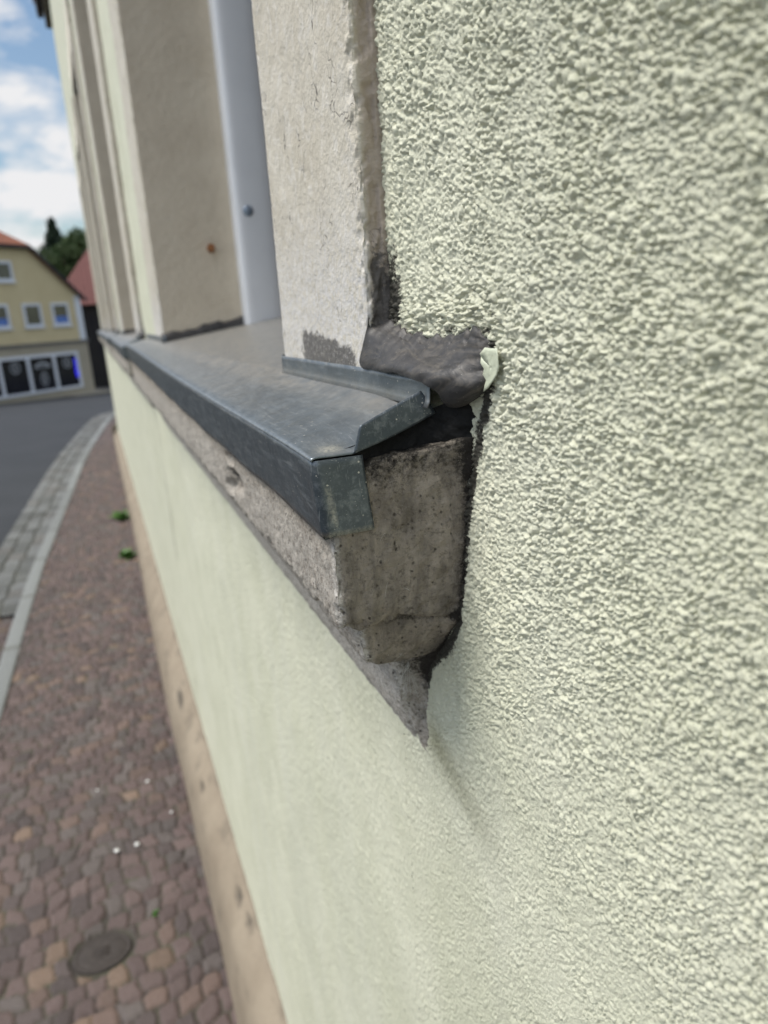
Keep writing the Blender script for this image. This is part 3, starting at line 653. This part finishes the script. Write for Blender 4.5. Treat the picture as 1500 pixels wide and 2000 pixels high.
# ---- eaves, gutter and roof
e = MB(); e.box(.085, .172, -3, 12.42, 4.10, 4.44, 0, .01); e.build('cornice', simple('brown_cornice', (.07, .06, .045), (.11, .095, .075), 3, .7), house)
e = MB(); pts = chaikin([(.088, 4.47), (.088, 4.30), (.06, 4.265), (.02, 4.265), (-.010, 4.29), (-.012, 4.47)], 2)
P = np.zeros((len(pts), 2, 3)); P[..., 0] = pts[:, None, 0]; P[..., 2] = pts[:, None, 1]; P[:, 0, 1] = -3; P[:, 1, 1] = 12.55
e.grid(P); e.raw([(a_, 12.55, b_) for a_, b_ in pts], [list(range(len(pts)))]); e.build('gutter', simple('dark_gutter', (.015, .016, .02), (.03, .03, .035), 3, .5, .3), house, True)
def m_tile(name, c1, c2, sx, sz):
    t = NT(name); wv_ = t.n('ShaderNodeTexWave', {'Vector': t.co(), 'Scale': sx}, wave_type='BANDS', bands_direction='X').outputs['Fac']
    w2 = t.n('ShaderNodeTexWave', {'Vector': t.co(), 'Scale': sz}, wave_type='BANDS', bands_direction='Z', wave_profile='SAW').outputs['Fac']
    c = t.mix(t.ramp(t.noise(3, 5, .7), .3, .7), c1, c2); c = t.mix(t.ramp(t.noise(14, 3), .5, .7, 0, .5), c, (.10, .05, .035))
    t.bump(t.math('ADD', wv_, w2), .04, 1.); return t.fin(c, .75)
M['tile'] = m_tile('red_roof_tiles', (.27, .095, .055), (.38, .15, .085), 1.3, 1.1)
M['tile2'] = m_tile('dark_red_roof_tiles', (.15, .055, .05), (.21, .08, .07), 1.3, 1.1)
e = MB(); e.raw([(-.03, -3, 4.45), (-.03, 12.6, 4.45), (4, 12.6, 8.4), (4, -3, 8.4), (8.2, -3, 4.45), (8.2, 12.6, 4.45)], [[0, 1, 2, 3], [3, 2, 5, 4]]); e.build('roof', M['tile'], house)

# ---- cobweb strands
cw = MB(); rnd = random.Random(4)
def strand(a, b, sag, r=.00006):
    a = np.array(a); b = np.array(b); t = np.linspace(0, 1, 14)[:, None]; p = a+(b-a)*t; p[:, 2] -= (sag*4*t*(1-t))[:, 0]; cw.tube(p, r, 4)

for i in range(26):
    x = rnd.uniform(.120, .165); z = rnd.uniform(-.205, -.165)+(0 if rnd.random() < .6 else .05); y = .3335 if z > -.165 else .336+(x-.1)*.5
    strand((x, y-.002, z), (x+rnd.uniform(-.008, .008), y-.002+rnd.uniform(-.002, .001), z+rnd.uniform(-.008, .006)), rnd.uniform(-.001, .001), .00006)
cw2, cw = cw, MB()
for i in range(14): strand((.150+rnd.uniform(-.003, .003), .372, -.213+rnd.uniform(-.002, .002)), (.150+rnd.uniform(-.012, .012), .376, -.232+rnd.uniform(-.012, .006)), 0, .00008)
tag(cw.build('cobweb', simple('spider_silk', (.5, .49, .46), (.6, .6, .57), 50, .5), None, True), 'fan of fine cobweb threads under the lowest step of the stone sill', 'cobweb')
tag(cw2.build('cobweb', bpy.data.materials['spider_silk'], None, True), 'torn wisps of pale cobweb on the upper block of the stone sill end', 'cobweb')

# ================================================================== STREET
def gz(y): y = np.asarray(y, float); return -.0574*np.clip(y-17, 0, 24)
KY = np.array([-6, 2, 3.65, 5, 6.07, 7.1, 8.6, 10.8, 12.2, 13.4, 14.8, 16.4, 17.8, 18.8]); KX = np.array([-.78, -.73, -.705, -.675, -.64, -.578, -.487, -.362, -.245, -.126, .02, .22, .60, 1.6])
def kx(y): return np.interp(y, KY, KX)
def cob_colors(ia, ib, s, pal, wts):
    r = hsh(ia, ib, s); c = np.zeros(r.shape+(3,)); cum = np.cumsum(wts)/sum(wts); lo = 0
    for k_, p in enumerate(pal):
        m_ = (r >= lo) & (r < cum[k_]+1e-9); c[m_] = p; lo = cum[k_]
    return c*(.58+.34*hsh(ia, ib, s+1))[..., None]
PAL = [(.140, .100, .094), (.160, .115, .106), (.140, .118, .110), (.180, .125, .104), (.235, .165, .122), (.108, .084, .080)]
def setts(Xg, Yg, z0, sx, sy, seed, pal, wts, hgt, ang=0., jit=.46, wp=1.3):
    c_, s_ = math.cos(ang), math.sin(ang); A = Xg*c_+Yg*s_; B_ = -Xg*s_+Yg*c_
    A2 = A+wp*.020*(fb2(A*7, B_*7, seed, 2)-.5)*2; B2 = B_+wp*.050*(fb2(A*4.0, B_*3.0, seed+5, 3)-.5)*2
    gap, ia, ib = cells(A2/sx, B2/sy, seed, jit, 5.)
    gn = gap+.16*(fb2(Xg*90, Yg*90, seed+3, 3)-.5)
    dome = sstep(.0, .24, gn)
    rr = hsh(ia, ib, seed+9)
    tl = (hsh(ia, ib, seed+10)-.5)*.06*(A2/sx-ia-.5)*sx
    Z = z0+hgt*dome+.006*(rr-.5)*dome+tl+.004*(fb2(Xg*60, Yg*60, seed+8, 4)-.5)*dome
    return Z, cob_colors(ia, ib, seed+20, pal, wts), 1-sstep(.02, .10, gn)
yy = np.concatenate([np.arange(-3, 1.3, .03), np.exp(np.arange(math.log(1.3), math.log(18.8), .0042))]); uu = np.linspace(0, 1, 150)
Yg, U = np.meshgrid(yy, uu, indexing='ij'); Xg = kx(Yg)+(.10-kx(Yg))*U
far_ = Yg > END-.05; Xg = np.where(far_, kx(Yg)+(np.maximum(.10, kx(Yg)+.02+np.clip((Yg-END)*0+1.2, 0, 2))-kx(Yg))*U, Xg)
Z, tint, jo = setts(Xg, Yg, -1.843, .062, .066, 3, PAL, [6, 6, 4, 1.8, .6, 2.5], .011, .10)
Z = Z+gz(Yg)
near_c = np.hypot((Xg+.2575)/.098, (Yg-1.962)/.082); Z = np.where(near_c < 1.0, -1.842, Z); jo = np.where(near_c < 1.02, 1., jo)
pv = MB(); pv.grid(np.stack([Xg, Yg, Z], -1), None, 0, tint=tint.reshape(-1, 3), joint=jo.reshape(-1))
tag(pv.build('pavement', M['cob'], None, True), 'narrow pavement of small reddish brown stone setts along the green house', kind='structure')
# kerb: long granite stones
yy = np.concatenate([np.arange(-3, 3, .05), np.arange(3, 18.6, .02)]); kp = chaikin([(.0, -.03), (0, .004), (-.006, .008), (-.085, .006), (-.095, 0), (-.097, -.12)], 1)
P = np.zeros((len(yy), len(kp), 3)); tx = np.gradient(kx(yy), yy); nl = np.sqrt(1+tx*tx); nx, ny = 1/nl, -tx/nl
P[..., 0] = kx(yy)[:, None]+kp[None, :, 0]*nx[:, None]; P[..., 1] = yy[:, None]+kp[None, :, 0]*ny[:, None]; P[..., 2] = -1.832+kp[None, :, 1]+gz(yy)[:, None]
ph = (yy/.9) % 1; jk = np.minimum(ph, 1-ph)*.9; P[..., 2] -= (.01*np.exp(-(jk/.012)**2))[:, None]; P[..., 2] += .004*(fb2(P[..., 0]*20, P[..., 1]*20, 3, 3)-.5)
ti = np.array([.205, .218, .215])[None, None]*(.85+.3*hsh(np.floor(yy/.9), yy*0, 3))[:, None, None]*np.ones((1, len(kp), 1))
kb = MB(); kb.grid(P, None, 0, tint=ti.reshape(-1, 3), joint=np.repeat(np.exp(-(jk/.02)**2)*.7, len(kp)))
tag(kb.build('kerb', M['granite'], None, True), 'pale grey granite kerb bending toward the corner', kind='structure')
# gutter of three rows of grey setts
yy = np.concatenate([np.arange(5.25, 9, .012), np.arange(9, 18.4, .025)]); vv = np.linspace(0, 1, 56)
Yg, V_ = np.meshgrid(yy, vv, indexing='ij'); tx = np.gradient(kx(yy), yy)[:, None]; nl = np.sqrt(1+tx*tx)
gw = .40*V_+.094; Xg = kx(Yg)-gw/nl; Yg2 = Yg+gw*tx/nl
GP = [(.17, .18, .175), (.21, .22, .218), (.14, .148, .14), (.18, .178, .168)]
Zs, tint, jo = setts(Yg, V_*.40, -1.905, .17, .1334, 31, GP, [3, 3, 2, 2], .020, 0., .22, .15)
gt = MB(); gt.grid(np.stack([Xg, Yg2, Zs+gz(Yg)+.01*V_], -1), None, 0, tint=tint.reshape(-1, 3), joint=jo.reshape(-1))
tag(gt.build('gutter_paving', M['granite'], None, True), 'shallow street gutter of three rows of grey granite setts beside the kerb', kind='structure')
Yg, V_ = np.meshgrid(np.append(np.arange(-3, 5.24, .02), 5.252), np.linspace(0, 1, 50), indexing='ij'); Xg = kx(Yg)-.098-.45*V_
Zs, tint, jo = setts(Xg, Yg, -1.915, .085, .085, 51, PAL, [5, 5, 4, 2, 1, 5], .014)
gt = MB(); gt.grid(np.stack([Xg, Yg, Zs], -1), None, 0, tint=(tint*.8).reshape(-1, 3), joint=jo.reshape(-1))
tag(gt.build('red_gutter_paving', M['cob'], None, True), 'dark red sett strip at the left edge below the kerb', kind='structure')
# asphalt road and terrain, one sheet each
def sheet(name, xs, ys, z0, m_, label, zf=gz):
    X, Yq = np.meshgrid(xs, ys, indexing='ij'); g_ = MB(); g_.grid(np.stack([X, Yq, z0+zf(Yq)], -1)); return tag(g_.build(name, m_, None, True), label, kind='structure')
sheet('road', np.linspace(-9, 12, 22), np.concatenate([np.arange(-6, 17, 2), np.arange(17, 46, 1.5)]), -1.915, M['asph'], 'smooth dark grey asphalt road')
def tz(y): return gz(y)
sheet('ground', np.array([-600, -60, -9, 12, 60, 600.]), np.array([-300, -6, 17, 25, 33, 41, 60, 200, 1200.]), -1.96, M['soil'], 'open ground around the street')

# valve cover
vc = MB(); cxy = (-.2575, 1.962); th = np.linspace(0, 2*np.pi, 49)
rr = [(.0005, -1.829), (.030, -1.829), (.034, -1.826), (.060, -1.826), (.064, -1.829), (.078, -1.829), (.080, -1.833), (.083, -1.833), (.085, -1.828), (.094, -1.828), (.097, -1.840), (.097, -1.87)]
P = np.zeros((len(rr), 49, 3))
for i, (r, z) in enumerate(rr): P[i] = np.stack([cxy[0]+r*.88*np.cos(th), cxy[1]+r*.72*np.sin(th), -1.8345+(z+1.829)*.35+0*th], -1)
vc.grid(P)
for i in range(3): vc.box(cxy[0]-.022+.0, cxy[0]+.022, cxy[1]-.016+i*.013, cxy[1]-.010+i*.013, -1.8345, -1.8325)
vt = vc.build('valve_cover', M['cover'], None, True); tag(vt, 'small oval dark cast iron valve cover set among the reddish setts', 'valve cover')

# weeds at the foot of the wall
M['leaf'] = simple('weed_leaf', (.05, .14, .025), (.10, .21, .04), 30, .55)
def weed(x, y, z, r, n, seed, label):
    rn = random.Random(seed); mb = MB()
    for i in range(n):
        a_ = rn.uniform(0, 2*math.pi); t_ = rn.uniform(.15, 1.0); ln = r*rn.uniform(.5, 1.1); wd = ln*rn.uniform(.12, .28)
        d = np.array([math.cos(a_)*math.cos(t_), math.sin(a_)*math.cos(t_), math.sin(t_)]); s_ = np.array([-math.sin(a_), math.cos(a_), 0])
        b_ = np.array([rn.uniform(-.3, .3)*r, rn.uniform(-.3, .3)*r, 0]); q = [b_, b_+d*ln*.5+s_*wd, b_+d*ln+np.array([0, 0, -ln*.15]), b_+d*ln*.5-s_*wd]
        mb.raw(q, [[0, 1, 2, 3]])
    o = mb.build('weed', M['leaf'], None); o.location = (x, y, z); o.rotation_euler = (0, 0, seed)
    tag(o, label, 'weed', 'weeds in the pavement joints')
weed(.0, 7.25, -1.835, .14, 40, 1, 'bright green weed at the plinth foot, farther of two by the wall')
weed(-.005, 5.98, -1.835, .105, 40, 2, 'low green weed at the plinth foot, nearer of two by the wall')
weed(-.100, 2.05, -1.838, .022, 26, 3, 'tiny green sprig in a joint between setts above the valve cover')
# scraps of litter
M['white'] = simple('white_scrap', (.68, .68, .66), (.78, .78, .76), 60, .6)
for i, (x, y, r, lab) in enumerate([(-.069, 2.768, .008, 'topmost white scrap lying on the setts'), (-.131, 2.396, .009, 'round white scrap on the setts, middle of the pavement'), (-.202, 2.394, .009, 'crumpled white scrap left of the round one on the setts'), (.004, 2.523, .006, 'small white fleck on the setts nearest the plinth'), (-.265, 2.80, .005, 'faint white fleck farthest left on the setts')]):
    mb = MB(); u_ = np.linspace(0, 2*np.pi, 13); v_ = np.linspace(0, np.pi, 8); A, B_ = np.meshgrid(v_, u_, indexing='ij')
    P = np.stack([r*np.sin(A)*np.cos(B_), r*np.sin(A)*np.sin(B_), r*.45*np.cos(A)], -1); nn_ = 1+.5*(vn3(P*400+i, 3)-.5); P = P*nn_[..., None]
    mb.grid(P); o = mb.build('litter_scrap', M['white'], None, True); o.location = (x, y, -1.827); tag(o, lab, 'litter', 'white scraps on the pavement')

# ================================================================== YELLOW HOUSE across the junction
GZ = -3.12
yh = empty('yellow_house', (-.252, 38, GZ), math.atan2(.675, .738))
tag(yh, 'yellow gabled house with red tiled half-hip roof and dark shop windows across the junction', 'house')
M['yel'] = simple('yellow_render', (.56, .475, .285), (.62, .54, .34), 1.2, .8)
M['gfl'] = simple('grey_beige_render', (.34, .31, .24), (.40, .365, .285), 1.5, .8)
M['wht'] = simple('white_trim', (.62, .66, .72), (.70, .74, .80), 2, .6)
M['drk'] = simple('dark_verge', (.03, .03, .035), (.05, .05, .05), 2, .7)
W_, HE, S_ = 9.0, 4.60, .85
HH = 6.62; uh = (HH-HE)/S_
def gab(mb, poly, y0=0., y1=.3, m=0):
    n = len(poly); V = [(a, y0, b) for a, b in poly]+[(a, y1, b) for a, b in poly]
    mb.raw(V, [list(range(n)), list(range(n, 2*n))[::-1]]+[[i, (i+1) % n, n+(i+1) % n, n+i] for i in range(n)], m)
g = MB(); gab(g, [(0, 2.6), (0, HE), (-uh, HH), (-W_+uh, HH), (-W_, HE), (-W_, 2.6)], 0, 11); g.build('upper_wall', M['yel'], yh)
g = MB(); g.box(-W_-.05, .0, -.06, 11, -1, 2.48); g.build('ground_floor_wall', M['gfl'], yh)
g = MB(); g.box(-W_-.1, .06, -.14, .02, 2.48, 2.60); g.build('string_course', M['mortar'], yh)
g = MB(); g.box(-.33, .012, -.035, .0, 2.60, HE-.02); g.build('corner_strip', M['wht'], yh)
rf = MB(); ridge = HE+S_*W_/2+.12; ov = .25; yr_ = 2.3
e0 = (ov, -.15, HE-ov*S_+.12); h0 = (-uh+.0, -.2, HH+.12); h1 = (-W_+uh, -.2, HH+.12); r0 = (-W_/2, yr_, ridge); r1 = (-W_/2, 11, ridge)
e1 = (ov, 11.2, HE-ov*S_+.12); f0 = (-W_-ov, -.15, HE-ov*S_+.12); f1 = (-W_-ov, 11.2, HE-ov*S_+.12)
rf.raw([e0, e1, r1, r0, h0], [[0, 1, 2, 3, 4]]); rf.raw([f0, h1, r0, r1, f1], [[0, 1, 2, 3, 4]]); rf.raw([h0, r0, h1], [[0, 1, 2]])
ro = rf.build('roof', M['tile'], yh); md = ro.modifiers.new('thickness', 'SOLIDIFY'); md.thickness = .10
g = MB()
for (a_, b_) in ((e0, h0), (f0, h1), (h0, h1)):
    a_ = np.array(a_); b_ = np.array(b_); g.tube([a_+(0, -.03, -.12), b_+(0, -.03, -.12)], .07, 6)
g.build('verge', M['drk'], yh)
def hwin(u0, u1, z0, z1, blue):
    f = MB(); t_ = .11; f.box(u0, u0+t_, -.06, .0, z0, z1); f.box(u1-t_, u1, -.06, 0, z0, z1); f.box(u0+t_, u1-t_, -.06, 0, z0, z0+t_); f.box(u0+t_, u1-t_, -.06, 0, z1-t_, z1)
    f.box(u0-.05, u1+.05, -.10, 0, z0-.07, z0-.003)
    fo_ = f.build('window', M['wht'], yh)
    p = MB(); p.box(u0+t_, u1-t_, -.02, -.004, z0+t_, z1-t_); p.build('pane', M['hglass'], fo_)
    if blue: p = MB(); p.box(u0+t_+.02, u1-t_-.02, -.028, -.022, z0+t_, z0+t_+.30); p.build('blue_panel', M['blue'], fo_)
M['hglass'] = simple('house_glass', (.035, .045, .03), (.08, .09, .06), .9, .12, 0, None, .6)
M['blue'] = simple('blue_film', (.08, .16, .45), (.10, .2, .52), 2, .5)
for a_, bl in ((-1.70, True), (-3.20, False), (-4.86, True), (-6.4, False), (-7.9, False)): hwin(a_, a_+.95, 3.30, 4.30, bl)
for a_ in (-4.22, -5.7): hwin(a_, a_+.88, 5.22, 6.05, False)
# shop window
f = MB(); z0, z1 = .42, 2.10; us = [-.80, -2.12, -3.50, -4.92, -6.34]
f.box(us[-1], us[0], -.13, -.06, z1-.13, z1); f.box(us[-1], us[0], -.13, -.06, z0, z0+.11)
for u_ in us: f.box(u_-.07, u_+.07, -.135, -.062, z0+.0, z1-.0)
sf = f.build('shop_window', M['wht'], yh)
M['sg'] = simple('shop_glass', (.006, .007, .012), (.014, .015, .022), 2, .1, 0, None, .5)
M['logo'] = simple('window_lettering', (.24, .26, .29), (.34, .36, .38), 3, .6)
for i in range(4):
    p = MB(); p.box(us[i+1]+.07, us[i]-.07, -.09, -.07, z0+.11, z1-.13); p.build('pane', M['sg'], sf)
    c0 = (us[i]+us[i+1])/2+.04; zc = 1.62 if i != 1 else 1.02; th = np.linspace(0, 2*np.pi, 25)
    lg = MB()
    R1, R2 = (.25, .19) if i != 1 else (.20, .15); asp = 1 if i != 1 else 1.5
    P = np.stack([np.stack([c0+r_*np.cos(th), th*0-.096, zc+asp*r_*np.sin(th)], -1) for r_ in (R1, R2)]); lg.grid(P)
    if i == 1:
        t3 = np.linspace(.25*np.pi, .75*np.pi, 14); P = np.stack([np.stack([c0+r_*np.cos(t3)*1.0, t3*0-.096, 1.15+r_*np.sin(t3)], -1) for r_ in (.62, .50)]); lg.grid(P)
        lg.box(c0-.36, c0+.36, -.099, -.094, 1.50, 1.56)
    lg.box(c0-.05, c0+.05, -.099, -.094, zc-.12, zc+.12); lg.box(c0-.10, c0+.04, -.099, -.094, zc+.03, zc+.07)
    lg.build('window_emblem', M['logo'], sf)
nm = mat('blue_neon'); b_ = nm.node_tree.nodes['Principled BSDF']; b_.inputs['Emission Color'].default_value = (.03, .02, 1, 1); b_.inputs['Emission Strength'].default_value = .7; b_.inputs['Base Color'].default_value = (.02, .02, .4, 1)
g = MB(); zz = np.linspace(.95, 1.78, 12); g.tube(np.stack([us[0]-.16+.02*np.sin(zz*9), zz*0-.10, zz], -1), .035, 8); g.tube(np.stack([us[0]-.13+0*zz, zz*0-.10, .9+.35*(zz-.95)], -1), .045, 8); g.build('neon_tube', nm, sf, True)
g = MB(); g.box(-1.9, .1, -.9, -.07, -.3, .16); g.build('doorstep', M['gfl'], yh)

# red roofed house behind
rh = empty('brown_roof_house', (0, 44, -3.4)); tag(rh, 'house with shaded wall and dull red tiled roof between the yellow house and the green wall', 'house')
g = MB(); g.box(-1.35, 9, 0, 8, -.5, 4.72); g.build('wall', simple('shaded_wall', (.018, .018, .022), (.035, .032, .03), 2, .85), rh)  # wall standing in shade; the shade is put into its near-black colour
g = MB(); V = [(-1.85, -.4, 4.62), (9.4, -.4, 4.62), (9.4, 8.4, 4.62), (-1.85, 8.4, 4.62), (1.55, 4, 9.0), (6, 4, 9.0)]
g.raw(V, [[0, 1, 5, 4], [1, 2, 5], [2, 3, 4, 5], [3, 0, 4], [0, 3, 2, 1]]); g.build('roof', M['tile2'], rh)

# ================================================================== trees
M['con'] = simple('conifer_needles', (.012, .028, .016), (.03, .055, .03), 1.5, .8)
M['dec'] = simple('tree_leaves', (.028, .060, .016), (.065, .11, .03), 1.2, .7)
M['bark'] = simple('bark', (.05, .04, .03), (.09, .075, .06), 8, .9)
def leaves(mb, C, N, size, seed):
    rg = np.random.default_rng(seed); n = len(C); a_ = rg.normal(size=(n, 3)); a_ /= np.linalg.norm(a_, axis=1)[:, None]
    b2 = np.cross(a_, rg.normal(size=(n, 3))); b2 /= np.linalg.norm(b2, axis=1)[:, None]; s_ = size*(.6+.8*rg.random(n))[:, None]
    Q = np.stack([C-a_*s_, C+b2*s_*.5, C+a_*s_, C-b2*s_*.5], 1); I = np.arange(4*n).reshape(n, 4)
    mb.v.append(Q.reshape(-1, 3)); mb.l.append((I+mb.n).reshape(-1)); mb.c.append(np.full(n, 4)); mb.mi.append(np.zeros(n)); mb.n += 4*n
rg = np.random.default_rng(7)
ct = empty('conifer_tree', (-1.38, 60, -3.6)); tag(ct, 'dark pointed spruce rising behind the yellow house', 'tree')
mb = MB(); H = 11.2; pts = []
for k in range(900):
    h = 1.2+(H-1.2)*(k/900)**.8; R = (H-h)*.60*(.35+.75*rg.random()); a_ = rg.random()*6.28; m_ = int(14+40*R/3)
    t_ = rg.random(m_)**.6; pts.append(np.stack([R*t_*np.cos(a_)+.08*rg.normal(size=m_), R*t_*np.sin(a_)+.08*rg.normal(size=m_), h-.25*R*t_+.10*rg.normal(size=m_)], -1))
leaves(mb, np.concatenate(pts), 0, .13, 3); mb.build('crown', M['con'], ct)
mb = MB(); mb.tube([(0, 0, 0), (0, 0, 5), (0, 0, 11)], [.22, .14, .02], 8); mb.build('trunk', M['bark'], ct)
def broad(name, loc, R, hc, seed, label, sq=.85):
    o = empty(name, loc); tag(o, label, 'tree'); rg = np.random.default_rng(seed); mb = MB(); pts = []
    for k in range(70):
        d = rg.normal(size=3); d /= np.linalg.norm(d); c = d*R*(.45+.5*rg.random()); c[2] = c[2]*sq; r = R*.22*(.7+.6*rg.random())
        q = rg.normal(size=(190, 3)); q /= np.linalg.norm(q, axis=1)[:, None]; pts.append(c+(0, 0, hc)+q*r*(.6+.4*rg.random((190, 1))))
    leaves(mb, np.concatenate(pts), 0, .11, seed); mb.build('crown', M['dec'], o)
    mb = MB(); mb.tube([(0, 0, 0), (.1, 0, hc*.5), (0, 0, hc)], [.3, .22, .1], 8)
    for k in range(6):
        a_ = k*1.05; mb.tube([(0, 0, hc*.55), (.5*R*math.cos(a_)*.6, .5*R*math.sin(a_)*.6, hc*.8), (R*.6*math.cos(a_), R*.6*math.sin(a_), hc+R*.2)], [.12, .08, .03], 6)
    mb.build('trunk', M['bark'], o)
broad('broadleaf_tree', (-.05, 53, -3.5), 2.9, 7.2, 5, 'round leafy green tree in front of the spruce, beside the dull red roof')
broad('broadleaf_tree', (-2.4, 57, -3.5), 2.0, 3.6, 9, 'low leafy tree half hidden by the yellow roof, left of the round leafy tree')
